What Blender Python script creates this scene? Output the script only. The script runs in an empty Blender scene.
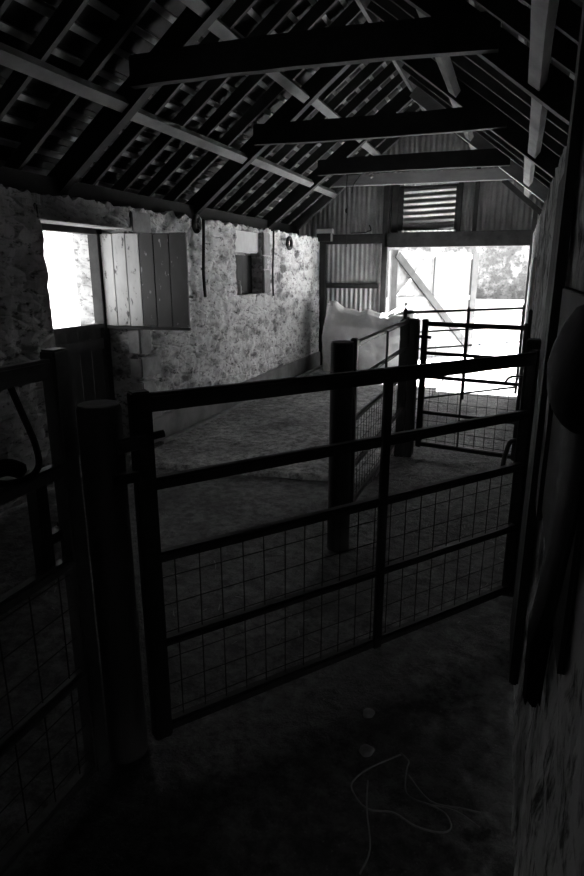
import bpy, bmesh, math, random
from mathutils import Vector, Matrix, noise
random.seed(7)
C = bpy.context.scene.collection
SC = bpy.context.scene
R = math.radians

# ------------------------------------------------------------------ helpers
class MB:
    def __init__(s): s.v = []; s.f = []
    def add(s, vs, fs):
        n = len(s.v); s.v += [tuple(v) for v in vs]; s.f += [tuple(i + n for i in f) for f in fs]; return s
    def box(s, x0, x1, y0, y1, z0, z1, b=0.0):
        if b <= 0:
            vs = [(x, y, z) for x in (x0, x1) for y in (y0, y1) for z in (z0, z1)]
            return s.add(vs, [(0,1,3,2),(4,6,7,5),(0,4,5,1),(2,3,7,6),(0,2,6,4),(1,5,7,3)])
        bm = bmesh.new(); bmesh.ops.create_cube(bm, size=1)
        for v in bm.verts:
            v.co = Vector(((x0+x1)/2 + v.co.x*(x1-x0), (y0+y1)/2 + v.co.y*(y1-y0), (z0+z1)/2 + v.co.z*(z1-z0)))
        bmesh.ops.bevel(bm, geom=bm.edges[:], offset=b, segments=2, affect='EDGES')
        bm.verts.index_update()
        s.add([v.co[:] for v in bm.verts], [[v.index for v in f.verts] for f in bm.faces]); bm.free(); return s
    def bar(s, a, b, w, h, up=(0,0,1), shift=0.0, bend=0.0, segs=1, jit=0.0):
        # rectangular bar from a to b; w across, h along up; bend sags/rises along up in the middle
        a = Vector(a); b = Vector(b); d = (b-a).normalized(); u = Vector(up)
        r = d.cross(u).normalized(); u = r.cross(d).normalized()
        rings = []
        for i in range(segs+1):
            t = i/segs; p = a.lerp(b, t) + u*(shift + bend*4*t*(1-t))
            jw = 1 + random.uniform(-jit, jit); jh = 1 + random.uniform(-jit, jit)
            rings.append([p + r*sx*w/2*jw + u*sy*h/2*jh for sx, sy in ((-1,-1),(1,-1),(1,1),(-1,1))])
        vs = [v for q in rings for v in q]; fs = [(3,2,1,0)]
        for i in range(segs):
            for k in range(4): fs.append((4*i+k, 4*i+(k+1)%4, 4*i+4+(k+1)%4, 4*i+4+k))
        n = 4*segs; fs.append((n, n+1, n+2, n+3)); return s.add(vs, fs)
    def tube(s, pts, r, n=8, cap=True):
        pts = [Vector(p) for p in pts]; rs = r if isinstance(r, (list, tuple)) else [r]*len(pts)
        vs = []; fs = []; ref = None
        for i, p in enumerate(pts):
            d = (pts[min(i+1, len(pts)-1)] - pts[max(i-1, 0)]).normalized()
            if ref is None: ref = d.orthogonal().normalized()
            ref = (ref - d*ref.dot(d)).normalized(); q = d.cross(ref)
            for k in range(n):
                a = 2*math.pi*k/n; vs.append(p + (ref*math.cos(a) + q*math.sin(a))*rs[i])
        for i in range(len(pts)-1):
            for k in range(n): fs.append((i*n+k, i*n+(k+1)%n, (i+1)*n+(k+1)%n, (i+1)*n+k))
        if cap: fs.append(tuple(range(n-1, -1, -1))); m = (len(pts)-1)*n; fs.append(tuple(range(m, m+n)))
        return s.add(vs, fs)
    def build(s, name, m, parent=None, smooth=False):
        me = bpy.data.meshes.new(name); me.from_pydata(s.v, [], s.f)
        bm = bmesh.new(); bm.from_mesh(me); bmesh.ops.recalc_face_normals(bm, faces=bm.faces[:]); bm.to_mesh(me); bm.free()
        if smooth: me.polygons.foreach_set('use_smooth', [True]*len(me.polygons))
        me.materials.append(m); o = bpy.data.objects.new(name, me); C.objects.link(o)
        if parent: o.parent = parent
        return o

def tag(o, label, cat, group=None, kind=None):
    o['label'] = label; o['category'] = cat
    if group: o['group'] = group
    if kind: o['kind'] = kind
    return o
def struct(o, label, cat='structure'):
    o['kind'] = 'structure'; o['label'] = label; o['category'] = cat; return o
def empty(name, loc, rz=0, label=None, cat=None, group=None):
    o = bpy.data.objects.new(name, None); C.objects.link(o); o.location = loc; o.rotation_euler = (0,0,rz); o.empty_display_size = .1
    if label: tag(o, label, cat, group)
    return o
def copy_tree(o, parent=None):
    c = o.copy(); C.objects.link(c)
    if parent: c.parent = parent
    for ch in [x for x in C.objects if x.parent == o]: copy_tree(ch, c)
    return c
def smooth_path(pts, k=4):
    out = []; P = [Vector(p) for p in pts]; n = len(P)
    for i in range(n-1):
        p0, p1, p2, p3 = P[max(i-1,0)], P[i], P[i+1], P[min(i+2,n-1)]
        for j in range(k):
            t = j/k
            out.append(.5*((2*p1) + (p2-p0)*t + (2*p0-5*p1+4*p2-p3)*t*t + (3*p1-3*p2+p3-p0)*t**3))
    out.append(P[-1]); return out

# ------------------------------------------------------------------ materials
def newmat(name):
    m = bpy.data.materials.new(name); m.use_nodes = True; nt = m.node_tree
    return m, nt, nt.nodes['Principled BSDF']
def ramp(nt, src, stops):
    r = nt.nodes.new('ShaderNodeValToRGB'); e = r.color_ramp.elements
    while len(e) < len(stops): e.new(.5)
    for el, (p, c) in zip(e, stops):
        el.position = p; el.color = (c, c, c, 1) if not isinstance(c, tuple) else c
    nt.links.new(src, r.inputs[0]); return r.outputs[0]
def mixc(nt, f, a, b, mode='MIX'):
    n = nt.nodes.new('ShaderNodeMix'); n.data_type = 'RGBA'; n.blend_type = mode
    for i_, val in ((0, f), (6, a), (7, b)):
        inp = n.inputs[i_]
        if hasattr(val, 'links'): nt.links.new(val, inp)
        elif i_ and isinstance(val, (int, float)): inp.default_value = (val, val, val, 1)
        else: inp.default_value = val
    return n.outputs[2]
def coords(nt, scale=(1,1,1)):
    t = nt.nodes.new('ShaderNodeTexCoord'); mp = nt.nodes.new('ShaderNodeMapping'); mp.inputs['Scale'].default_value = scale
    nt.links.new(t.outputs['Object'], mp.inputs[0]); return mp.outputs[0]
def noisen(nt, co, sc, det=6, rough=.6):
    n = nt.nodes.new('ShaderNodeTexNoise'); n.inputs['Scale'].default_value = sc; n.inputs['Detail'].default_value = det
    n.inputs['Roughness'].default_value = rough; nt.links.new(co, n.inputs['Vector']); return n.outputs['Fac']
def voro(nt, co, sc, feat='F1'):
    n = nt.nodes.new('ShaderNodeTexVoronoi'); n.feature = feat; n.inputs['Scale'].default_value = sc; nt.links.new(co, n.inputs['Vector']); return n
def bump(nt, bs, h, strength, dist=.01):
    b = nt.nodes.new('ShaderNodeBump'); b.inputs['Strength'].default_value = strength; b.inputs['Distance'].default_value = dist
    nt.links.new(h, b.inputs['Height']); nt.links.new(b.outputs[0], bs.inputs['Normal'])

def m_simple(name, lo, hi, sc=8, rough=.8, metal=0.0, stretch=(1,1,1), bs_=.3, bd=.004, spec=.3):
    m, nt, b = newmat(name); co = coords(nt, stretch); n = noisen(nt, co, sc)
    nt.links.new(ramp(nt, n, [(.3, lo), (.7, hi)]), b.inputs['Base Color'])
    b.inputs['Roughness'].default_value = rough; b.inputs['Metallic'].default_value = metal; b.inputs['Specular IOR Level'].default_value = spec
    if bs_: bump(nt, b, n, bs_, bd)
    return m
def m_stone(name, base_lo, base_hi, mortar, dark=.03, stretch=(1, .75, 1.25), sc=6.5, spk=(.42, .5), near=None):
    m, nt, b = newmat(name); co = coords(nt, stretch)
    # warp the stone outlines
    wn = nt.nodes.new('ShaderNodeTexNoise'); wn.inputs['Scale'].default_value = 5; nt.links.new(co, wn.inputs['Vector'])
    mx = nt.nodes.new('ShaderNodeMix'); mx.data_type = 'VECTOR'; mx.inputs[0].default_value = .12
    nt.links.new(co, mx.inputs[4]); nt.links.new(wn.outputs['Color'], mx.inputs[5]); wc = mx.outputs[1]
    v = voro(nt, wc, sc); e = voro(nt, wc, sc, 'DISTANCE_TO_EDGE')
    bw = nt.nodes.new('ShaderNodeRGBToBW'); nt.links.new(v.outputs['Color'], bw.inputs[0])
    stone = ramp(nt, bw.outputs[0], [(.25, base_lo), (.75, base_hi)])
    fine = noisen(nt, co, 17, 7, .68); mid = noisen(nt, co, 6, 5, .6); big = noisen(nt, co, 1.3, 4, .5)
    stone = mixc(nt, .6, stone, ramp(nt, mid, [(.3, .5), (.7, 1.0)]), 'MULTIPLY')
    mask = mixc(nt, 1.0, ramp(nt, e.outputs['Distance'], [(.02, .8), (.14, 0.0)]), ramp(nt, mid, [(.35, .2), (.6, 1.0)]), 'MULTIPLY')
    col = mixc(nt, mask, stone, mortar)
    lime = ramp(nt, mixc(nt, .5, big, mid), [(.42, 0.0), (.54, .9)])
    col = mixc(nt, lime, col, mortar)
    if near:   # painted light falloff: one end of the wall is darkened in the colour
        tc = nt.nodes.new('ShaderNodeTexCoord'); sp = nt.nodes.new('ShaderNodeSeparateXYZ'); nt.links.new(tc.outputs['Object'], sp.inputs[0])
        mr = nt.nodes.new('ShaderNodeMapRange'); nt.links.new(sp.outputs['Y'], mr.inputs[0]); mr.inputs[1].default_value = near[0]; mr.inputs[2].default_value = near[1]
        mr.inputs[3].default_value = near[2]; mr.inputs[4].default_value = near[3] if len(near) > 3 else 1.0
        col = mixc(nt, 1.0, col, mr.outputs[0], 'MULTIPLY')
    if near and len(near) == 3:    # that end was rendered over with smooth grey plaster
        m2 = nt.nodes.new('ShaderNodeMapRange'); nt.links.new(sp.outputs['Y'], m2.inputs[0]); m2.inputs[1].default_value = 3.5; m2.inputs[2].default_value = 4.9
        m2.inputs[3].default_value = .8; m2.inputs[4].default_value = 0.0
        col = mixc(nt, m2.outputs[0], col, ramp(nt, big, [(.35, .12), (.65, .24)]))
    col = mixc(nt, ramp(nt, fine, [(spk[0]-.07, .9), (spk[1]-.03, 0.0)]), col, dark)
    nt.links.new(col, b.inputs['Base Color']); b.inputs['Roughness'].default_value = .95; b.inputs['Specular IOR Level'].default_value = .1
    h = mixc(nt, .5, ramp(nt, e.outputs['Distance'], [(0, 0.0), (.14, 1.0)]), fine); bump(nt, b, h, .75, .02)
    return m
def m_floor(name, lo, hi, wet=.8):
    m, nt, b = newmat(name); co = coords(nt); a = noisen(nt, co, 1.6, 8, .68); f = noisen(nt, co, 16, 9, .78)
    v = voro(nt, co, 45)
    col = ramp(nt, a, [(.38, lo), (.62, hi)]); col = mixc(nt, .8, col, ramp(nt, f, [(.40, .12), (.60, 2.1)]), 'MULTIPLY')
    col = mixc(nt, ramp(nt, v.outputs['Distance'], [(.1, .5), (.2, 0.0)]), col, hi*1.7)
    nt.links.new(col, b.inputs['Base Color']); b.inputs['Roughness'].default_value = wet; b.inputs['Specular IOR Level'].default_value = .5
    bump(nt, b, mixc(nt, .5, a, f), 1.0, .06); return m

M = dict(
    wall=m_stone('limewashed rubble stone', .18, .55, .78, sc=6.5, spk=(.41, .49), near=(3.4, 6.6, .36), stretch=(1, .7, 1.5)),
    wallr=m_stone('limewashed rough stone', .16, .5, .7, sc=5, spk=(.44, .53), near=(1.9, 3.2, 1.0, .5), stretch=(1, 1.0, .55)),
    dressed=m_simple('dressed pale stone', .2, .42, 6, .95, bs_=.4),
    farwall=m_stone('field stone wall', .14, .30, .06, sc=3, stretch=(1,1,1)),
    plinth=m_simple('smooth cement plinth', .16, .3, 4, .9),
    plaster=m_simple('white plaster in niche', .7, .85, 7, .9),
    soot=m_simple('dark niche board', .04, .08, 5, .9),
    floor=m_floor('trodden dirt and straw floor', .028, .11, .6),
    slab=m_floor('worn concrete slab', .16, .36, .6),
    ground=m_simple('pale yard gravel', .6, .75, 6, 1.0, bs_=.3),
    grass=m_simple('short dry grass', .12, .2, 6, 1.0, bs_=.3),
    timber=m_simple('old roof timber', .04, .085, 5, .85, stretch=(1,.35,1)),
    truss=m_simple('dark truss timber', .018, .042, 5, .85),
    pale=m_simple('pale roof timber', .10, .21, 6, .85, stretch=(.4,.4,1)),
    tie=m_simple('pale tie beam timber', .26, .42, 6, .85, stretch=(.4,.4,1)),
    batten=m_simple('slating batten', .22, .36, 10, .9),
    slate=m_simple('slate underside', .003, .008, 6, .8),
    iron=m_simple('galvanised corrugated iron', .3, .52, 3, .5, .55, bs_=0),
    frame=m_simple('dark stained frame timber', .02, .05, 6, .85),
    steel=m_simple('dull painted gate steel', .025, .05, 14, .5, .35, bs_=.15, bd=.001, spec=.4),
    greysteel=m_simple('grey galvanised gate steel', .09, .16, 14, .45, .4, bs_=.15, bd=.001, spec=.5),
    doorpaint=m_simple('old dark door paint', .06, .11, 9, .7, stretch=(1,1,.3)),
    wire=m_simple('rusty mesh wire', .012, .025, 20, .8, .1, bs_=0),
    bright=m_simple('worn galvanised steel', .35, .5, 12, .35, .8, bs_=0),
    lit_endgrain=m_simple('end grain painted as lit', .2, .32, 20, .8),
    darkpost=m_simple('dark tarred gate post timber', .025, .06, 12, .8, stretch=(1,1,.15), bs_=.6),
    post=m_simple('weathered gate post timber', .055, .12, 12, .85, stretch=(1,1,.15), bs_=.6),
    shut_l=m_simple('flaking white painted plank', .22, .6, 14, .8, stretch=(1,1,.35)),
    shut_d=m_simple('dark painted plank', .035, .075, 14, .6, stretch=(1,1,.35)),
    bag=m_simple('white woven sack cloth', .62, .85, 5, .95, bs_=.6, bd=.02),
    cloth=m_simple('black cloth', .008, .02, 9, .9, bs_=.5, spec=.1),
    rope=m_simple('pale twine', .25, .38, 30, .9),
    cable=m_simple('black rubber cable', .01, .02, 8, .6, bs_=0),
    box=m_simple('grey fuse box', .5, .6, 8, .6, bs_=0),
    door=m_simple('sunbleached door boards', .2, .3, 6, .85),
    leafframe=m_simple('grey door framing', .045, .075, 7, .85),
    straw=m_simple('dusty straw', .16, .36, 20, .8, bs_=0),
    rock=m_simple('pale pebble', .25, .35, 20, .9),
    hoof=m_simple('white chalky patches', .4, .6, 8, .9),
)
# speckled shutter paint: pale chips on the dark planks
mt, nt, b = newmat('dark plank with pale chips'); co = coords(nt, (1,1,.45)); f = noisen(nt, co, 26, 4, .6); g = noisen(nt, co, 5)
nt.links.new(mixc(nt, ramp(nt, f, [(.66, 0.0), (.7, 1.0)]), ramp(nt, g, [(.3, .03), (.7, .06)]), .35), b.inputs['Base Color']); b.inputs['Roughness'].default_value = .6
M['shut_d'] = mt
mt, nt, b = newmat('pale plank with dark chips'); co = coords(nt, (1,1,.4)); f = noisen(nt, co, 24, 5, .65); g = noisen(nt, co, 6)
nt.links.new(mixc(nt, ramp(nt, f, [(.34, 1.0), (.40, 0.0)]), ramp(nt, g, [(.3, .42), (.7, .62)]), .08), b.inputs['Base Color']); b.inputs['Roughness'].default_value = .8
M['shut_l'] = mt
mt, nt, b = newmat('glass bulb'); b.inputs['Base Color'].default_value = (.8,.8,.8,1); b.inputs['Roughness'].default_value = .15; b.inputs['Transmission Weight'].default_value = .6
M['glass'] = mt

# ------------------------------------------------------------------ dimensions
XL, XR, YB, YN, ZW = -3.2, 0.14, 10.1, -1.6, 2.13
XC, ZR, SL = -1.53, 3.9, .76            # ridge line of the rafter undersides
TH = math.atan(SL); OUTL = -3.80; OUTR = 0.74
def zroof(x): return ZR - SL*abs(x - XC)

# ------------------------------------------------------------------ stone walls
def rough_face(mb, y0, y1, z0, z1, x, sgn, holes, step=.035, amp=.028, depth=.06, ztop_jag=.0):
    def brk(a, b, extra):
        s = {a, b}; [s.add(min(max(e, a), b)) for e in extra]; s = sorted(s); out = []
        for p, q in zip(s, s[1:]):
            n = max(1, round((q-p)/step)); out += [p + (q-p)*i/n for i in range(n)]
        return out + [b]
    ys = brk(y0, y1, [h[0] for h in holes] + [h[1] for h in holes]); zs = brk(z0, z1, [h[2] for h in holes] + [h[3] for h in holes])
    def inhole(y, z): return any(h[0] < y < h[1] and h[2] < z < h[3] for h in holes)
    idx = {}; vs = []
    for i, y in enumerate(ys):
        for k, z in enumerate(zs):
            p = Vector((x*3, y*3.6, z*5.2)); d = noise.voronoi(p + Vector((noise.noise(p*.7),)*3)*.5)[0]
            dd = amp*(.9 - min(d[0]*1.3, 1)) + amp*.7*noise.noise(p*3) + amp*.8*noise.noise(Vector((0, y*.8, z*.9)))
            zz = z + (ztop_jag*(noise.noise(Vector((y*7, 3, 0))) + .6*noise.noise(Vector((y*19, 8, 0)))) if k == len(zs)-1 else 0)
            idx[i, k] = len(vs); vs.append((x + sgn*dd, y, zz))
    fs = []; used = {}
    for i in range(len(ys)-1):
        for k in range(len(zs)-1):
            if inhole((ys[i]+ys[i+1])/2, (zs[k]+zs[k+1])/2): continue
            q = (idx[i,k], idx[i+1,k], idx[i+1,k+1], idx[i,k+1]); fs.append(q)
            for a, b in zip(q, q[1:] + q[:1]): used[frozenset((a,b))] = used.get(frozenset((a,b)), 0) + 1
    back = {}
    for e, c in used.items():
        if c == 1:
            a, b = tuple(e)
            for v in (a, b):
                if v not in back: back[v] = len(vs); vs.append((x - sgn*depth, vs[v][1], vs[v][2]))
            fs.append((a, b, back[b], back[a]))
    mb.add(vs, fs)

# left wall with the stable doorway and the blocked niche
DO = (3.61, 4.66, 0.0, 1.99)      # doorway in the inner face (y0,y1,z0,z1)
NI = (6.80, 7.58, 1.32, 2.08)    # niche
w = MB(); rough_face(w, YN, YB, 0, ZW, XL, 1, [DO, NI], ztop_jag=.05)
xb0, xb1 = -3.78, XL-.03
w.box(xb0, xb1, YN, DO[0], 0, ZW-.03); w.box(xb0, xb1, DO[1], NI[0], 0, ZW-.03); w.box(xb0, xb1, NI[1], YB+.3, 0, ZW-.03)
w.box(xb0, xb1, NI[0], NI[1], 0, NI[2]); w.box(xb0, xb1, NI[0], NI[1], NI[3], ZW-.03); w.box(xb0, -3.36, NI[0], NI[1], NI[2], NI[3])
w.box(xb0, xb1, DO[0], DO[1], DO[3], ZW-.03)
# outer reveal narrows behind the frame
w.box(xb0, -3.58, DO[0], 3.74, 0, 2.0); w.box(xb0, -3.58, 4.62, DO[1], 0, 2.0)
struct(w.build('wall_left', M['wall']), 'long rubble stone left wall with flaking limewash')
# dressed quoins at the doorway reveal and the window niche
def blocks(lst, label, m):
    mb = MB()
    for b_ in lst: mb.box(*b_, b=.008)
    return mb
q = MB()
for z0, z1, y1 in ((.0,.36,4.98),(.37,.62,4.86),(.63,.84,4.98),(.85,1.12,4.84)): q.box(-3.30, -3.165, 4.655, y1, z0+.02, z1, b=.012)
q.box(-3.30, -3.165, 4.655, 4.95, 1.93, 2.10, b=.01)
struct(q.build('trim_1', M['dressed']), 'pale dressed corner stones right of the stable doorway')
q = MB()
for z0, z1, y1 in ((1.32,1.62,7.80),(1.63,1.80,7.70),(1.81,2.09,7.80)): q.box(-3.32, -3.165, 7.585, y1, z0, z1, b=.01)
struct(q.build('trim_2', M['dressed']), 'pale dressed jamb stones beside the niche')
pb = MB(); pb.box(-3.40, -3.235, NI[0]-.01, NI[1]+.01, 1.83, NI[3]+.02, b=.02); struct(pb.build('trim_3', M['plaster']), 'white plaster filling the top of the niche')
pb = MB()
for i in range(5): pb.box(-3.36, -3.335, NI[0]+.01+i*.152, NI[0]+.01+i*.152+.146, NI[2], 1.80)
struct(pb.build('trim_4', M['soot']), 'dark boards closing the lower part of the niche')
# lintel over the doorway
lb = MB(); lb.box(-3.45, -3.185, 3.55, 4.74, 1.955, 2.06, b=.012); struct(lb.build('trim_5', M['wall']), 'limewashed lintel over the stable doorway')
# plinth and gutter strip
pl = MB(); pl.box(-3.3, -3.155, 4.70, YB, 0, .25, b=.012); struct(pl.build('baseboard_left', M['plinth']), 'smooth cement plinth along the foot of the left wall')
kb = MB(); kb.bar((-3.03, 4.7, .02), (-3.03, 10.0, .02), .05, .075, segs=40, jit=.12); struct(kb.build('trim_6', M['dressed']), 'low pale kerb along the left wall')

# right wall
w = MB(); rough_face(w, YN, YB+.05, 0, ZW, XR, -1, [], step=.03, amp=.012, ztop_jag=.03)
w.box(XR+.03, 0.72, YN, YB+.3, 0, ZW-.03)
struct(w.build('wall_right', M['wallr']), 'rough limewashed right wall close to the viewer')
w = MB(); w.box(-3.9, .8, YN-.3, YN, 0, 2.1); w.add([(-3.95, YN, 2.05), (.89, YN, 2.05), (XC, YN, 4.1), (-3.95, YN-.3, 2.05), (.89, YN-.3, 2.05), (XC, YN-.3, 4.1)], [(0,1,2),(5,4,3),(0,2,5,3),(1,4,5,2),(0,3,4,1)])
struct(w.build('wall_near', M['wall']), 'stone end wall behind the viewer')

# ------------------------------------------------------------------ floor and ground
def groundgrid(x0, x1, y0, y1, z, step, amp, name, m, thick=.1):
    nx = max(1, int((x1-x0)/step)); ny = max(1, int((y1-y0)/step)); mb = MB(); vs = []; fs = []
    for i in range(nx+1):
        for j in range(ny+1):
            x = x0+(x1-x0)*i/nx; y = y0+(y1-y0)*j/ny
            h = amp*(noise.noise(Vector((x*2, y*2, 1))) + .5*noise.noise(Vector((x*7, y*7, 2))) + .6*noise.noise(Vector((x*14, y*14, 5))) + .45*noise.noise(Vector((x*31, y*31, 7))))
            vs.append((x, y, z+h))
    for i in range(nx):
        for j in range(ny): a = i*(ny+1)+j; fs.append((a, a+ny+1, a+ny+2, a+1))
    mb.add(vs, fs); mb.box(x0, x1, y0, y1, z-thick, z-amp*2); return mb.build(name, m, smooth=True)
struct(groundgrid(XL-.05, XR+.05, YN, 10.4, -.012, .026, .009, 'floor', M['floor']), 'dark trodden earth and straw floor')
s = MB()
nx, ny = 80, 230; vs = []; fs = []
for i in range(nx+1):
    for j in range(ny+1):
        x = -3.0 + 2.05*i/nx; yf = 4.12 + .23*i/nx + .03*noise.noise(Vector((x*5, 0, 0))); y = yf + (10.05-yf)*j/ny
        vs.append((x, y, .035 + .006*noise.noise(Vector((x*3, y*3, 4))) + .004*noise.noise(Vector((x*12, y*12, 6))) + .003*noise.noise(Vector((x*27, y*27, 3))) - (.04 if j == 0 else 0)))
for i in range(nx):
    for j in range(ny): a = i*(ny+1)+j; fs.append((a, a+ny+1, a+ny+2, a+1))
s.add(vs, fs); s.add([(-.95, 4.33, .035), (-.95, 10.05, .035), (-.95, 10.05, -.03), (-.95, 4.33, -.03)], [(0,1,2,3)])
struct(s.build('trim_7', M['slab'], smooth=True), 'raised concrete floor slab with a broken front edge')
th = MB(); th.box(-3.80, -3.2, 3.6, 4.8, -.1, .03); struct(th.build('trim_22', M['slab']), 'worn stone threshold of the stable doorway')
g = MB(); g.box(-14, -3.80, -6, 10.4, -.12, -.02); struct(g.build('ground_side', M['grass']), 'grass strip beside the barn')
g = MB(); g.box(-14, 14, 10.4, 26, -.12, -.02); struct(g.build('ground', M['ground']), 'sunlit pale yard outside the barn')

# ------------------------------------------------------------------ roof
for side, sg, name, txt in ((-1, -1, 'ceiling_left', 'left'), (1, 1, 'ceiling_right', 'right')):
    xe = XC + sg*2.36; off = .125
    mb = MB(); n = 16; y0, y1 = YN-.3, YB+.45
    # overlapping slate courses stepped down the slope
    up = Vector((sg*math.sin(TH), 0, math.cos(TH))); dn = Vector((sg*math.cos(TH), 0, -math.sin(TH)))
    top = Vector((XC, 0, ZR)) + up*off - dn*.0
    L = 2.36/math.cos(TH); c = L/n
    for i in range(n):
        a = top + dn*(c*i - .03) + up*.0; b = top + dn*(c*(i+1)+.03) + up*.014
        vs = []
        for yy in (y0, y1):
            for p, t in ((a, 0), (b, 0), (b, .012), (a, .012)): vs.append((p + up*t + Vector((0, yy, 0)))[:])
        mb.add(vs, [(0,1,2,3),(7,6,5,4),(0,4,5,1),(1,5,6,2),(2,6,7,3),(3,7,4,0)])
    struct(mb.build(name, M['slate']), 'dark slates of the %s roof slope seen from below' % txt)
mb = MB(); mb.bar((XC, YN-.3, ZR+.2), (XC, YB+.45, ZR+.2), .3, .05); struct(mb.build('trim_8', M['slate']), 'ridge capping of the roof')
TY = [2.08, 4.30, 6.52, 8.75]
bayname = ['behind the nearest truss', 'between the first and second trusses', 'between the second and third trusses', 'between the third and fourth trusses', 'between the last truss and the iron gable']
def rafter(sg, y, wdt, dep, off0, x_in, x_out, name, m, parent=None, rel=None):
    up = Vector((sg*math.sin(TH), 0, math.cos(TH)))
    a = Vector((XC+sg*x_in, y, ZR-SL*x_in)) + up*(off0+dep/2); b = Vector((XC+sg*x_out, y, ZR-SL*x_out)) + up*(off0+dep/2)
    if rel is not None: a -= rel; b -= rel
    return MB().bar(a, b, wdt, dep, up=up, segs=8, jit=.06).build(name, m, parent)
def bay_of(y): return sum(y > t for t in TY)
ys = []; edges = [YN+.1] + TY + [YB+.05]
y = TY[0] - .445
for k in range(-9, 30):
    y = TY[1] + k*.445
    if y < -.6 or y > YB: continue
    if min(abs(y-t) for t in TY) < .16: continue
    ys.append(y + random.uniform(-.02, .02))
for sg, side in ((-1, 'left'), (1, 'right')):
    for y in ys:
        o = rafter(sg, y, .036, .105, 0.0, .02, 2.30, 'rafter', M['timber'])
        tag(o, 'common rafter of the %s roof slope %s' % (side, bayname[bay_of(y)]), 'rafter', 'common rafters of the %s slope' % side)
    up = Vector((sg*math.sin(TH), 0, math.cos(TH)))
    first = None
    for i in range(15):
        d = .10 + i*.1555
        p = Vector((XC+sg*d, 0, ZR-SL*d)) + up*(.105+.012)
        if first is None: first = MB().bar(Vector((0, YN, 0)), Vector((0, YB+.3, 0)), .045, .022, up=up, segs=30, jit=.1).build('roof_batten', M['batten']); o = first
        else: o = first.copy(); C.objects.link(o)
        o.location = p
        tag(o, 'thin slating batten running the length of the %s roof slope above its rafters' % side, 'batten', 'slating battens of the %s slope' % side)
    # purlins, one length per bay
    for lvl, dx, word in ((0, 1.41, 'lower'), (1, .71, 'upper')):
        lims = [YN+.02] + TY + [YB-.16]
        for k in range(5):
            jit = (.03, -.01, .012, -.012, .0)[k]
            d = dx + jit*1.2; d += (.155 if lvl == 0 else .10) if sg > 0 else 0; p = Vector((XC+sg*d, 0, ZR-SL*d)) - up*.045
            a = p + Vector((0, lims[k]+.05, 0)); b_ = p + Vector((0, lims[k+1]-.05, 0))
            o = MB().bar(a, b_, .085, .07, up=up, segs=6, jit=.05).build('purlin', M['pale'])
            tag(o, '%s purlin of the %s roof slope %s' % (word, side, bayname[k].replace('behind', 'in front of') if k == 0 else bayname[k]), 'purlin', 'purlins of the %s slope' % side)
tl = ['truss nearest the viewer, above the top edge of the picture', 'dark roof truss with the longest, nearest collar beam in view', 'dark roof truss with the middle collar beam, above the mid barn', 'dark roof truss with the farthest collar beam, before the pale tie beam']
for k, ty in enumerate(TY):
    t = empty('roof_truss', (XC, ty, 2.9), 0, tl[k], 'truss', 'roof trusses'); rel = Vector((XC, ty, 2.9))
    for sg in (-1, 1): rafter(sg, ty, .085, .17, -.105, .03, 2.28, 'principal_rafter', M['tie' if (k == 3 and sg == 1) else 'truss'], t, rel)
    if k == 2: MB().bar(Vector((XC+.02, ty-.06, ZR-.05))-rel, Vector((XC+.34, ty-.06, ZR-.29))-rel, .02, .13).build('apex_plate', M['tie'], t)
    dz = (.0, -.03, -.005, .0)[k]
    c = MB().bar((-1.25, -.085, .095+.0), (1.29, -.085, .09+dz), .07, .2, segs=10, jit=.03, bend=(0, .02, -.01, .01)[k])
    c.build('collar_beam', M['truss'], t)
rb = MB().bar((XC, YN, ZR+.03), (XC, YB, ZR+.03), .035, .16); tag(rb.build('ridge_board', M['pale']), 'pale ridge board along the top of the roof', 'ridge board')
for sg, nm in ((-1, 'left'), (1, 'right')):
    x = XC + sg*2.14; wp = MB().bar((x, YN, 2.2), (x, YB, 2.2), .20, .26, segs=20, jit=.03)
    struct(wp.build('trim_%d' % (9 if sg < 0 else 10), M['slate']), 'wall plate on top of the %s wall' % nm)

# ------------------------------------------------------------------ iron gable wall
def corr(mb, x0, x1, zlo, zhi, y, holes=(), pitch=.082, amp=.009, zstep=None):
    # vertical corrugations facing -y; zlo/zhi are functions of x
    n = max(2, round((x1-x0)/pitch*8)); xs = [x0+(x1-x0)*i/n for i in range(n+1)]
    levels = 60
    for i in range(n):
        xa, xb_ = xs[i], xs[i+1]; col = []
        for x in (xa, xb_): yy = y + amp*math.cos(2*math.pi*x/pitch); col.append((x, yy))
        cuts = [(h[2], h[3]) for h in holes if xb_ > h[0]+1e-6 and xa < h[1]-1e-6]
        segs = []; lo = 0
        zl = (zlo(xa), zlo(xb_)); zh = (zhi(xa), zhi(xb_))
        spans = [(zl, zh)]
        for c0, c1 in sorted(cuts):
            l, h = spans.pop(); spans.append((l, (c0, c0))); spans.append(((c1, c1), h))
        for l, h in spans:
            if h[0] <= l[0] or h[1] <= l[1]: continue
            (x_a, y_a), (x_b, y_b) = col
            mb.add([(x_a, y_a, l[0]), (x_b, y_b, l[1]), (x_b, y_b, h[1]), (x_a, y_a, h[0]),
                    (x_a, y_a+.002, l[0]), (x_b, y_b+.002, l[1]), (x_b, y_b+.002, h[1]), (x_a, y_a+.002, h[0])],
                   [(0,1,2,3),(7,6,5,4),(0,4,5,1),(3,2,6,7)])
k_ = lambda v: (lambda x: v)
roofz = lambda x: zroof(x) + .13
LV = (-1.80, -1.02, 2.25, 2.87)
g = MB()
corr(g, -3.78, -2.12, k_(0.0), k_(2.12), YB+.07)
corr(g, -3.95, 0.85, k_(2.10), roofz, YB+.095, holes=[LV, (-.735, -.70, 2.215, 2.245), (.19, .215, 2.41, 2.435)])
struct(g.build('wall_back', M['iron']), 'corrugated iron gable end around the bright doorway')
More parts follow.
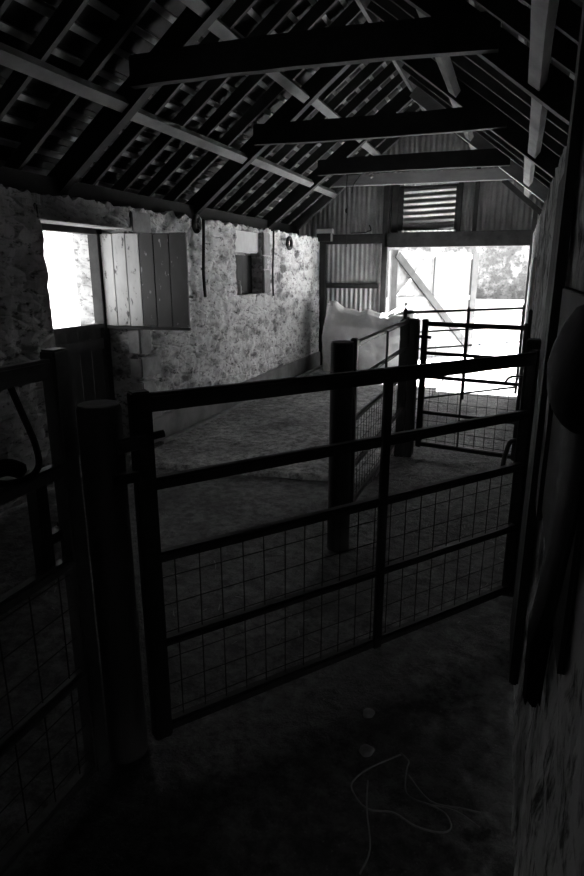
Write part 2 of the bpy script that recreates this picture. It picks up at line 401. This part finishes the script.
# stone return right of the doorway
w = MB(); w.box(.13, .80, YB-.02, YB+.28, 0, 2.1); struct(w.build('trim_11', M['wall']), 'stone end of the right wall beside the doorway')
def fr(name, x0, x1, y0, y1, z0, z1, label, m='frame'):
    struct(MB().box(x0, x1, y0, y1, z0, z1, b=.006).build(name, M[m]), label)
fr('trim_12', -2.10, .16, YB-.06, YB+.05, 1.975, 2.20, 'dark head beam over the doorway')
fr('trim_13', -3.2, -2.10, YB-.04, YB+.05, 2.04, 2.19, 'dark rail across the gable left of the doorway')
fr('trim_14', -2.13, -2.04, YB-.06, YB+.05, 0, 3.0, 'dark post left of the doorway')
fr('trim_15', -3.2, -2.19, YB-.0, YB+.055, 1.33, 1.41, 'lower rail across the corrugated sheets')
fr('trim_16', -3.19, -3.09, YB-.03, YB+.055, 0, 2.04, 'dark post in the left gable corner')
fr('trim_17', -.75, -.69, YB-.02, YB+.08, 2.2, 3.15, 'upright stud above the doorway')
fr('trim_18', .105, .17, YB-.08, YB+.06, 0, 2.5, 'worn door post right of the doorway', 'timber')
fr('trim_19', -2.0, -1.9, YB-.02, YB+.08, 2.2, 2.95, 'stud left of the louvre')
fr('trim_20', -.99, -.93, YB-.02, YB+.08, 2.2, 2.95, 'stud right of the louvre')
tb = MB().bar((-3.05, 9.86, 2.975), (-.10, 9.86, 2.955), .10, .155, segs=12, jit=.04)
tag(tb.build('tie_beam', M['tie']), 'pale horizontal tie beam across the iron gable', 'beam')
tb = MB().bar((-3.75, 10.0, 2.18), (XC-.1, 10.0, 3.83), .08, .09, segs=4); tag(tb.build('gable_rafter', M['timber']), 'sloping end rafter on the left side of the iron gable', 'rafter')
tb = MB().bar((-.35, 9.92, 2.89), (.28, 9.92, 2.36), .06, .07, segs=4); tag(tb.build('gable_brace', M['timber']), 'sloping brace on the iron gable at the upper right of the doorway', 'brace')
# ventilator with horizontal corrugations
lv = empty('wall_vent', (-1.425, YB+.03, 2.25), 0, 'square vent of horizontal ribbed iron above the doorway', 'vent')
mb = MB(); n = 56
vs = []; fs = []
for i in range(n+1):
    z = -.005 + .645*i/n; yy = .012*math.cos(2*math.pi*z/.088)
    vs += [(-.40, yy, z-.01), (.40, yy, z+.015), (-.40, yy+.003, z-.01), (.40, yy+.003, z+.015)]
for i in range(n): a = 4*i; fs += [(a, a+1, a+5, a+4), (a+3, a+2, a+6, a+7)]
mb.add(vs, fs); mb.build('ribbed_sheet', M['bright'], lv, smooth=True)
mb = MB(); mb.box(-.48, -.40, -.02, .03, 0, .64); mb.box(.40, .43, -.02, .03, 0, .64); mb.box(-.48, .43, -.02, .03, .61, .64); mb.box(-.48, .43, -.02, .03, -.02, .0)
mb.build('vent_frame', M['frame'], lv)
# fuse box, bulb, cables
t = empty('fuse_box', (-3.08, YB-.09, 2.08), 0, 'small pale box fixed to the dark rail in the far left corner', 'box')
MB().box(-.13, .13, -.05, .05, 0, .17, b=.008).build('box_body', M['frame'], t)
MB().box(-.135, .135, -.055, .05, .12, .2, b=.006).build('box_lid', M['box'], t)
MB().box(.112, .135, -.062, -.04, 0, .2).build('box_edge', M['box'], t)
t = empty('light_bulb', (-2.02, 8.68, 2.93), 0, 'small pale light bulb under the farthest collar beam', 'light bulb')
mb = MB(); mb.tube([(0,0,0),(0,0,-.035)], .02); mb.build('bulb_holder', M['box'], t)
mb = MB(); mb.tube([(0,0,-.035),(0,0,-.045),(0,0,-.06),(0,0,-.08),(0,0,-.095),(0,0,-.103)], [.014,.018,.028,.032,.022,.004], n=12); mb.build('bulb_glass', M['glass'], t, True)
t = empty('hanging_cable', (-2.66, 9.78, 2.9), 0, 'thin black cable with a switch hanging before the iron gable', 'cable')
MB().tube(smooth_path([(0,0,.15),(-.01,0,-.1),(.015,0,-.35),(0,0,-.6),(.01,0,-.92)]), .007, 6).build('cord', M['cable'], t)
MB().tube([(0,0,-.33),(0,0,-.35),(0,0,-.39),(0,0,-.41)], [.008,.022,.022,.008], 8).build('switch', M['cable'], t)
def cable(pts, r, label, m='cable', name='hanging_cable', cat='cable'):
    base = Vector(pts[0]); o = MB().tube([p - base for p in smooth_path(pts)], r, 7).build(name, M[m]); o.location = base; return tag(o, label, cat)
cable([(-2.45, 9.79, 3.05), (-2.5, 9.78, 2.98), (-2.56, 9.78, 2.9), (-2.58, 9.78, 2.78)], .007, 'short black cable curling off the pale tie beam')
cable([(-2.62, 9.95, 2.20), (-2.4, 9.96, 2.205), (-2.36, 9.96, 2.22), (-2.30, 9.96, 2.24), (-2.33, 9.96, 2.32)], .01, 'thin bent wire on the dark rail beside the fuse box')
cable([(-3.14, 5.9, 2.12), (-3.13, 5.87, 1.9), (-3.14, 5.86, 1.6), (-3.12, 5.84, 1.34)], .017, 'dark pipe down the left wall between shutter and niche', name='wall_pipe', cat='pipe')
cable([(-3.13, 7.84, 2.12), (-3.13, 7.83, 1.9), (-3.14, 7.82, 1.6), (-3.13, 7.81, 1.28)], .013, 'dark cable down the left wall just right of the niche')
def ring(c, rz, ry, r, label, mat='cable', parts=0):
    pts = [(0, ry*math.sin(a), rz*math.cos(a)) for a in [2*math.pi*i/20 for i in range(20)]]
    mb = MB(); mb.tube(pts + pts[:2], r, 8, cap=False); o = mb.build('hanging_coil', M[mat], smooth=True); o.location = c; return tag(o, label, 'coil')
ring((-3.12, 8.42, 1.99), .075, .08, .024, 'small dark ring hanging at the wall top right of the niche')
o = ring((-3.07, 5.62, 2.06), .07, .05, .026, 'dark coil of rope hanging at the wall top above the shutter')
MB().tube([(.0,.05,.04),(.02,-.03,0),(.01,.04,-.05),(.03,-.04,-.07)], .022, 7).build('rope_tail', M['cable'], o)
bt = empty('glass_bottle', (-3.245, 6.97, 1.322), 0, 'narrow pale bottle standing at the left of the niche sill', 'bottle')
MB().tube([(0,0,0),(0,0,.01),(0,0,.10),(0,0,.125),(0,0,.15)], [.026,.03,.03,.014,.012], 12).build('bottle_body', M['hoof'], bt, True)
MB().tube([(0,0,.15),(0,0,.17)], .014, 10).build('bottle_cap', M['hoof'], bt)
mb = MB(); mb.tube(smooth_path([(-3.3,7.02,1.345),(-3.28,7.1,1.36),(-3.3,7.18,1.345),(-3.27,7.25,1.34)]), .02, 7); tag(mb.build('rag', M['timber']), 'crumpled scrap lying on the niche sill beside the bottle', 'rag')

# ------------------------------------------------------------------ stable door in the left wall
d = empty('door_1', (-3.53, 3.745, 0)); d['kind'] = 'structure'; d['label'] = 'dark frame and closed lower half of the stable door'; d['category'] = 'door'
mb = MB(); mb.box(-.05, .05, 0, .05, 0, 1.96); mb.box(-.05, .05, .83, .90, 0, 1.96); mb.box(-.05, .05, 0, .9, 1.91, 1.97); mb.build('door_frame', M['frame'], d)
mb = MB()
for i in range(5): mb.box(-.02, .01, .052+i*.156, .052+i*.156+.151, .03, 1.14)
mb.build('lower_leaf', M['doorpaint'], d)
mb = MB(); mb.box(.01, .035, .052, .83, .92, 1.02, b=.004); mb.box(.01, .035, .052, .83, .2, .3, b=.004); mb.box(-.03, .045, .052, .83, 1.11, 1.15, b=.004); mb.build('ledge', M['doorpaint'], d)
# upper shutter, swung inwards
ang = math.atan2(.10, .87)
s = empty('shutter', (-3.48, 4.62, 1.13), ang, 'plank half-door shutter swung into the barn, three pale and three dark planks', 'shutter')
edges_ = [0, .118, .242, .37, .505, .65, .81]
for i in range(6):
    zt = .785 + (.004 if i % 2 else 0); zb = (0, .003, 0, .006, -.004, .0)[i]
    o = MB().box(edges_[i]+.003, edges_[i+1]-.003, -.014, .014, zb, zt, b=.003).build('plank', M['shut_l' if i < 3 else 'shut_d'], s)
    o['label'] = 'pale flaking plank' if i < 3 else 'dark chipped plank'
mb = MB(); mb.box(.02, .79, .014, .036, .09, .19); mb.build('batten', M['frame'], s); mb = MB(); mb.box(.02, .79, .014, .036, .6, .7); mb.build('batten', M['frame'], s)
MB().box(0, .81, -.017, .017, -.03, -.005).build('bottom_rail', M['frame'], s)
MB().tube([(.81, 0, .26), (.835, -.02, .26), (.86, -.02, .255)], .012, 6).build('catch', M['steel'], s)

# ------------------------------------------------------------------ gates
def rail(mb, u0, u1, z0, z1, t): mb.box(u0, u1, -t/2, t/2, z0, z1, b=min(.008, (z1-z0)*.25))
def gate(P0, P1, rails, H, mids, mesh, label, sw=.06, t=.04, zb=.06, lean=0, wires=.12, hz=.105, wr=.0019, ends=(True, True), group='metal field gates', mat='steel', top=None):
    P0 = Vector(P0); P1 = Vector(P1); L = (P1-P0).length; rz = math.atan2(P1.y-P0.y, P1.x-P0.x)
    e = empty('metal_gate', (P0.x, P0.y, 0), rz, label, 'gate', group)
    if ends[0]: MB().box(0, sw, -t/2-.005, t/2+.005, zb, H, b=.006).build('stile', M[mat], e)
    if ends[1]: MB().box(L-sw*.8, L, -t/2-.005, t/2+.005, zb, H, b=.006).build('stile', M[mat], e)
    for z0, z1 in rails:
        mb = MB(); rail(mb, sw*.5, L-sw*.4, z0, z1, t); mb.build('rail', M[top if (top and z0 == rails[0][0]) else mat], e)
    for u in mids: MB().box(u-.018, u+.018, -t/2-.008, t/2+.008 if False else -t/2+.006, zb+.02, H-.01).build('brace', M['steel'], e)
    if mesh:
        z0, z1 = mesh; mb = MB(); u = sw+.05
        while u < L-sw*.8: mb.tube([(u, 0, z0), (u+random.uniform(-.004,.004), 0, z1)], wr, 5); u += wires
        z = z0+hz*.6
        while z < z1: mb.tube([(sw*.5, 0, z), (L*.5, 0, z+random.uniform(-.005,.005)), (L-sw*.5, 0, z)], wr, 5); z += hz
        mb.build('wire_mesh', M['wire'], e)
    return e, L
MR = [(1.20,1.255),(.955,.995),(.71,.745),(.405,.435),(.075,.115)]
g1, L1 = gate((-1.03,1.44), (.115,2.90), MR, 1.265, [.962], (.09, .73), 'large metal field gate crossing the foreground from post to right wall', wires=.083, hz=.10)
# latch parts on the main gate
mb = MB(); mb.box(.005, .03, -.05, -.02, .98, 1.14); mb.box(-.07, .04, -.035, -.015, 1.0, 1.03); mb.tube([(-.05, -.02, 1.11), (.02, -.03, 1.12)], .022, 8)
mb.build('latch', M['steel'], g1)
MB().tube([(.05, -.01, 1.125), (.095, -.01, 1.13)], .012, 8).build('bolt_handle', M['steel'], g1)
g2, L2 = gate((-1.16,1.335), (-1.16,-.55), [(1.325,1.377),(1.045,1.085),(.765,.80),(.385,.42),(.035,.07)], 1.40, [], (.05, .78), 'metal gate at the left edge, running toward the viewer', wires=.11, zb=.03, sw=.065, mat='greysteel')
mb = MB(); mb.box(.115, .155, -.035, -.0, .78, 1.05); mb.box(0.0, .13, -.04, -.01, .855, .885); mb.build('latch', M['steel'], g2)
mb = MB(); mb.box(.0, .05, -.05, .0, .845, .90, b=.01); mb.build('latch_block', M['steel'], g2)
g3, L3 = gate((-.85,3.34), (-.85,5.17), [(1.18,1.215),(.965,.995),(.735,.765),(.44,.465),(.21,.24)], 1.235, [], (.22, .75), 'short metal gate hung between the two posts in mid barn', sw=.045, t=.03, zb=.18, wires=.075, hz=.1, top='greysteel')
MB().tube([(.88, -.02, .2), (.88, -.02, 1.2)], .009, 6).build('brace', M['steel'], g3)
g4, L4 = gate((-.76,5.42), (.115,5.26), [(1.14,1.18),(.89,.92),(.68,.71),(.355,.385),(.05,.09)], 1.20, [], (.06, .9), 'metal gate in front of the bright doorway', sw=.05, t=.035, zb=.04, wires=.085, hz=.09, wr=.0018)
MB().tube([(-.08, -.01, 1.05), (.09, -.02, 1.045)], .014, 7).build('bolt', M['steel'], g4)
MB().tube([(.385, -.01, .07), (.385, -.01, 1.15)], .008, 6).build('brace', M['steel'], g4)
g5, L5 = gate((-1.18,6.9), (.10,8.30), [(1.14,1.17),(.92,.94),(.725,.745),(.13,.155)], 1.20, [.95], (.14, .93), 'farthest metal gate standing ajar at the doorway', sw=.035, t=.025, zb=.05, wires=.2, hz=.19, wr=.0018)
MB().tube([(0.02, 0, 1.18), (0.02, 0, 1.26)], .012, 7).build('pintle', M['steel'], g5)

# ------------------------------------------------------------------ posts
def round_post(x, y, r, h, label, lean=0, seed=1, mat='post'):
    n = 24; mb = MB(); vs = []; fs = []; levels = [0, .1, .4, .8, h-.05, h-.012, h]
    for z in levels:
        rr = r*(1 + .03*noise.noise(Vector((z*3, seed, 0)))) * (.93 if z == h else 1)
        for k in range(n):
            a = 2*math.pi*k/n; f = rr*(1 + .03*noise.noise(Vector((math.cos(a)*2, math.sin(a)*2, z+seed))))
            vs.append((f*math.cos(a)+lean*z, f*math.sin(a), z-.03 if z == 0 else z))
    for j in range(len(levels)-1):
        for k in range(n): fs.append((j*n+k, j*n+(k+1)%n, (j+1)*n+(k+1)%n, (j+1)*n+k))
    fs.append(tuple(range((len(levels)-1)*n, len(levels)*n)))
    o = mb.add(vs, fs).build('gate_post', M[mat], smooth=True); o.location = (x, y, 0)
    MB().tube([(lean*h, 0, h-.002), (lean*h, 0, h+.003)], r*.93, 24).build('post_top', M['lit_endgrain'], o)  # top disc painted paler to stand in for light falling on it
    return tag(o, label, 'post', 'timber gate posts')
round_post(-1.13, 1.43, .064, 1.222, 'thick round timber post nearest the viewer, between two gates', seed=1)
round_post(-.885, 3.23, .066, 1.225, 'round timber post standing in the middle of the floor', seed=5, mat='darkpost')
o = MB().box(-.075, .075, -.08, .08, -.03, 1.21, b=.012).build('gate_post', M['darkpost']); o.location = (-.845, 5.28, 0)
tag(o, 'square timber post farthest back, in front of the white sack', 'post', 'timber gate posts')

# ------------------------------------------------------------------ white sack
bm = bmesh.new(); bmesh.ops.create_cube(bm, size=1); bmesh.ops.subdivide_edges(bm, edges=bm.edges[:], cuts=40, use_grid_fill=True)
for v in bm.verts:
    x, y, z = v.co.x, v.co.y, v.co.z     # -.5 .. .5
    t = z + .5
    prof = [(-.5, 1.09), (-.42, 1.10), (-.33, 1.005), (-.22, .985), (-.12, .93), (-.02, .975), (.1, .925), (.2, .92), (.32, 1.01), (.42, 1.06), (.5, 1.07)]
    for (a, ha), (b_, hb) in zip(prof, prof[1:]):
        if a <= x <= b_+1e-6: h = ha + (hb-ha)*(x-a)/(b_-a); break
    round_ = 1 - .35*max(0, abs(y)*2)**4*t - 0
    wx = 1.42*(1 - .05*t + .05*math.sin(math.pi*min(1, t*1.1)))
    wy = .75*(.80 + .22*math.sin(math.pi*min(1, t*.9+.1)) - .45*max(0, t-.8)*2)
    edge = max(abs(x)*2, 0)**10
    yy = y*wy*(1 - .3*edge)
    zz = t*h*(1 - .06*(abs(y)*2)**2*t)
    n_ = noise.noise(Vector((x*4, y*4, z*3)))*.04 + noise.noise(Vector((x*13, y*11, z*7)))*.02 + noise.noise(Vector((x*40, y*40, z*34)))*(.006 + .012*max(0, t-.8)*5)
    d_ = Vector((x, y*1.5, max(z, 0)*.8)).normalized()
    v.co = Vector((x*wx, yy, zz)) + d_*n_*(1 if t > .02 else 0)
me = bpy.data.meshes.new('sack'); bm.to_mesh(me); bm.free(); me.polygons.foreach_set('use_smooth', [True]*len(me.polygons)); me.materials.append(M['bag'])
o = bpy.data.objects.new('woven_sack', me); C.objects.link(o); o.location = (-2.16, 9.55, .04); o.rotation_euler = (0, 0, R(4)); tag(o, 'large bulging white sack standing in the far left corner', 'sack')

# ------------------------------------------------------------------ right wall timbers and coat
def board(name, x0, x1, y0, y1, z0, z1, label, m, cat='board', tilt=0, group=None):
    o = MB().box(x0, x1, y0, y1, 0, z1-z0, b=.006).build(name, M[m]); o.location = (0, 0, z0); return tag(o, label, cat, group)
board('wall_board', .098, .128, 1.98, 2.14, .18, 2.55, 'tall dark upright board on the right wall, rising past the wall top', 'frame', group='upright boards on the right wall')
board('wall_board', .108, .128, 1.72, 1.86, .92, 1.40, 'narrow dark upright board half behind the hanging coat', 'frame', group='upright boards on the right wall')
board('wall_board', .110, .130, 2.40, 2.70, .0, 1.93, 'dark upright board on the right wall between gate post and tall board', 'frame', group='upright boards on the right wall')
board('wall_panel', .119, .131, .95, 1.93, .95, 1.56, 'dark flat panel on the right wall behind the hanging coat', 'frame', 'panel')
board('wall_strip', .10, .128, 5.75, 5.86, .0, 1.72, 'narrow pale upright on the right wall between middle gate and doorway', 'plaster', 'strip')  # plain upright strip, paler than the wall behind it
board('hanging_post', .06, .125, 2.945, 3.05, 0.0, 1.30, 'dark timber post on the right wall carrying the foreground gate', 'frame', 'post')
board('wall_board', .10, .128, 5.3, 5.44, .0, 1.3, 'short dark upright timber on the right wall where the middle gate ends', 'frame', group='upright boards on the right wall')
# coat
ct = empty('hanging_coat', (.12, 1.12, 1.6), 0, 'bulky black coat hanging on the right wall at the picture edge', 'coat')
def lathe_half(mb, secs, n=20):
    # secs: (z, x_front, x_back, y0, y1)
    vs = []; fs = []
    for z, xf, xb, y0, y1 in secs:
        for k in range(n):
            a = 2*math.pi*k/n; cx, sx = math.cos(a), math.sin(a)
            px = (xf+xb)/2 + (xb-xf)/2*(abs(cx)**.7)*(1 if cx > 0 else -1); py = (y0+y1)/2 + (y1-y0)/2*(abs(sx)**.7)*(1 if sx > 0 else -1)
            py += .012*math.sin(7*a + z*3)*(1 if z < 1.35 else .4); vs.append((px-.12, py-1.12, z-1.6))
    for j in range(len(secs)-1):
        for k in range(n): fs.append((j*n+k, j*n+(k+1)%n, (j+1)*n+(k+1)%n, (j+1)*n+k))
    fs.append(tuple(range(n-1,-1,-1))); m = (len(secs)-1)*n; fs.append(tuple(range(m, m+n))); mb.add(vs, fs)
cb = MB(); lathe_half(cb, [(.69,.092,.13,1.215,1.27),(.76,.09,.13,1.20,1.28),(.86,.086,.13,1.17,1.28),(.95,.096,.13,1.12,1.28),(1.08,.105,.13,1.04,1.28),(1.22,.108,.13,.97,1.28),(1.34,.106,.13,.93,1.27),(1.42,.10,.13,.93,1.25),(1.5,.1,.13,.95,1.2)])
cb.build('coat_body', M['cloth'], ct, True)
cb = MB(); lathe_half(cb, [(1.355,.10,.125,1.0,1.22),(1.375,.078,.125,.93,1.25),(1.40,.063,.125,.86,1.26),(1.44,.058,.125,.80,1.26),(1.475,.064,.125,.80,1.25),(1.51,.078,.125,.82,1.24),(1.54,.095,.125,.85,1.2),(1.555,.112,.125,.9,1.1)])
cb.build('coat_collar', M['cloth'], ct, True)
MB().tube([(-.0,0,-.16),(-.02,0,-.16),(-.025,0,-.14)], .007, 6).build('peg', M['steel'], ct)
# hook and tie at the end of the middle gate
cable([(.125, 5.2, .775), (.05, 5.19, .775), (.0, 5.18, .765), (-.03, 5.18, .72)], .010, 'small bent iron hook sticking out of the right wall above the middle gate', 'steel', 'wall_hook', 'hook')
cable([(.12, 5.15, .245), (.07, 5.15, .24), (.045, 5.15, .20), (.02, 5.14, .08), (.015, 5.14, .02)], .02, 'loop of dark rope tied at the foot of the middle gate', 'cable', 'rope_tie', 'rope')
# ------------------------------------------------------------------ rope on the left gate, twine and stones on the floor
cable([(-1.13,1.11,1.33), (-1.12,1.13,1.25), (-1.12,1.155,1.18), (-1.12,1.16,1.12), (-1.125,1.13,1.095), (-1.13,1.06,1.10), (-1.12,1.0,1.13)], .0085, 'black hose looping down from the top rail of the left gate', 'cable', 'rubber_hose', 'hose')
mb = MB(); mb.tube(smooth_path([(0,.04,0),(.0,.0,.025),(0,-.05,.02),(0,-.09,-.01)]), [.012,.016,.02,.024,.026,.026,.026,.026,.024,.022,.018,.014,.010], 8) if False else mb.tube(smooth_path([(0,.04,0),(.0,.0,.02),(0,-.05,.02),(0,-.09,-.005)]), .022, 8)
o = mb.build('rag', M['cloth'], smooth=True); o.location = (-1.155, 1.09, 1.11); tag(o, 'dark twisted rag lying on the second rail of the left gate', 'rag')
tws = [[(-.26,1.25),(-.25,1.33),(-.29,1.46),(-.31,1.56)],
       [(-.23,1.71),(-.31,1.62),(-.35,1.56),(-.35,1.51),(-.29,1.46),(-.21,1.47),(-.14,1.45),(-.07,1.45),(-.04,1.48),(-.06,1.52),(-.11,1.54),(-.16,1.54),(-.19,1.57),(-.20,1.65),(-.20,1.69),(-.23,1.71)],
       [(-.19,1.63),(-.11,1.55),(-.02,1.56),(.04,1.56)], [(-.11,1.54),(-.03,1.54),(.04,1.51)]]
mb = MB()
for q_ in tws: mb.tube(smooth_path([(x+.11, y-1.5, .012 + .004*(i % 2)) for i, (x, y) in enumerate(q_)]), .0028, 6)
o = mb.build('baler_twine', M['rope'], smooth=True); o.location = (-.11, 1.5, 0); tag(o, 'loose loop of pale twine lying on the dark foreground floor', 'twine')
def stone(x, y, r, label, sd):
    bm = bmesh.new(); bmesh.ops.create_icosphere(bm, subdivisions=3, radius=r)
    for v in bm.verts: v.co *= 1 + .35*noise.noise(v.co/r*1.1 + Vector((sd,0,0))); v.co.z *= .6
    me = bpy.data.meshes.new('stone'); bm.to_mesh(me); bm.free(); me.materials.append(M['rock']); me.polygons.foreach_set('use_smooth', [True]*len(me.polygons))
    o = bpy.data.objects.new('stone', me); C.objects.link(o); o.location = (x, y, r*.42); tag(o, label, 'stone', 'stones on the foreground floor')
stone(-.38, 1.87, .022, 'small pale stone on the floor, farther of the two below the gate', 1)
stone(-.345, 1.69, .024, 'small pale stone on the floor beside the loop of twine', 4)
stone(-.61, 2.02, .012, 'smallest pale pebble, on the floor right under the gate', 7)

# loose straw
def litter(n, x0, x1, y0, y1, base, name, label):
    mb = MB()
    for _ in range(n):
        x = random.uniform(x0, x1); y = random.uniform(y0, y1)
        if noise.noise(Vector((x*1.7, y*1.7, 9))) < random.uniform(-.35, .25): continue
        if abs(x+.845) < .16 and abs(y-5.28) < .16: continue
        a = random.uniform(0, math.pi); l = random.uniform(.015, .05); z = base + random.uniform(.004, .018); tz = random.uniform(-.004, .012)
        mb.bar((x, y, z), (x+l*math.cos(a), y+l*math.sin(a), z+tz), random.uniform(.0018, .0045), .0015)
    return tag(mb.build(name, M['straw']), label, 'straw', kind='stuff')
litter(6000, -.9, .1, 3.3, 9.9, .0, 'straw_litter', 'loose pale straw strewn over the floor on the right beyond the foreground gate')
litter(260, -2.9, .1, 2.0, 3.25, .0, 'straw_litter', 'sparse bits of straw on the dark earth around the foreground gate')

# ------------------------------------------------------------------ outside
P0 = Vector((-2.04, 10.33, 0)); P1 = Vector((-.76, 12.0, 0)); L = (P1-P0).length
e = empty('door_leaf', P0, math.atan2(P1.y-P0.y, P1.x-P0.x), 'tall pale barn door leaf with a diagonal brace, swung open into the yard', 'door')
mb = MB(); n = 11
for i in range(n): mb.box(L*i/n+.002, L*(i+1)/n-.002, .0, .025, .05, 1.93)
mb.build('boards', M['door'], e)
mb = MB(); mb.box(0, .13, -.045, 0, -.02, 1.95); mb.build('stile', M['leafframe'], e)
mb = MB(); mb.box(L-.15, L, -.045, 0, .12, 1.93); mb.build('stile', M['leafframe'], e)
mb = MB(); mb.box(.13, L-.15, -.03, 0, 1.82, 1.91); mb.build('ledge', M['door'], e)
mb = MB(); mb.box(.13, L-.15, -.03, 0, 1.10, 1.18); mb.build('ledge', M['door'], e)
mb = MB(); mb.bar((.10, -.05, 1.88), (L-.12, -.05, .22), .04, .12, up=(.6,0,.8)); mb.build('diagonal_brace', M['leafframe'], e)
mb = MB(); mb.bar((.14, -.035, 1.2), (.85, -.035, 1.85), .02, .03, up=(-.6,0,.8)); mb.build('diagonal_brace', M['bright'], e)
mb = MB(); mb.bar((1.0, -.035, 1.16), (1.0, -.035, 1.85), .02, .03, up=(1,0,0)); mb.build('upright', M['leafframe'], e)
fw = MB(); rough = MB()
nx, nz = 120, 40; vs = []; fs = []
for i in range(nx+1):
    for k in range(nz+1):
        x = -7 + 10*i/nx; z = 3.2*k/nz; p = Vector((x*2.5, 2, z*3.2)); dd = .09*(.9-min(1, noise.voronoi(p)[0][0]*1.4))
        vs.append((x, 20-dd, z))
for i in range(nx):
    for k in range(nz): a = i*(nz+1)+k; fs.append((a, a+nz+1, a+nz+2, a+1))
fw.add(vs, fs); fw.box(-7, 3, 20.02, 20.5, 0, 3.2)
struct(fw.build('wall_yard', M['farwall']), 'sunlit stone wall across the yard')
bk = MB()
for i, (y0, z1) in enumerate(((16.2, .22), (17.3, .45), (18.5, .78))): bk.box(-7, 3, y0, 20.0, -.05, z1, b=.04)
struct(bk.build('trim_21', M['ground']), 'low terraces of the sunlit bank below the yard wall')

# ------------------------------------------------------------------ light
W = bpy.data.worlds.new('World'); SC.world = W; W.use_nodes = True; nt = W.node_tree
bg = nt.nodes['Background']; bg.inputs['Color'].default_value = (1, 1, 1, 1); bg.inputs['Strength'].default_value = 2.2
def light(name, typ, loc, rot, energy, **kw):
    l = bpy.data.lights.new(name, typ); l.energy = energy
    for k, v in kw.items(): setattr(l, k, v)
    o = bpy.data.objects.new(name, l); C.objects.link(o); o.location = loc; o.rotation_euler = rot; return o
d = Vector((.10, -1.0, -1.17)).normalized()      # direction the sunlight travels
s = light('sun', 'SUN', (0, 20, 20), d.to_track_quat('-Z', 'Y').to_euler(), 62, angle=R(1.0))

# ------------------------------------------------------------------ camera
cam = bpy.data.cameras.new('camera'); co = bpy.data.objects.new('camera', cam); C.objects.link(co); SC.camera = co
cam.sensor_fit = 'VERTICAL'; cam.sensor_height = 36; cam.lens = 36*600/876; cam.clip_start = .02; cam.clip_end = 200
co.location = (0, 0, 1.6); co.rotation_euler = (R(90-15.5), 0, R(20.1))
SC.view_settings.view_transform = 'Standard'; SC.view_settings.look = 'None'; SC.view_settings.gamma = 1; SC.view_settings.use_curve_mapping = False
SC.view_settings.exposure = 1.25
SC.cycles.use_denoising = True; SC.cycles.max_bounces = 10; SC.cycles.diffuse_bounces = 6; SC.cycles.sample_clamp_indirect = 6
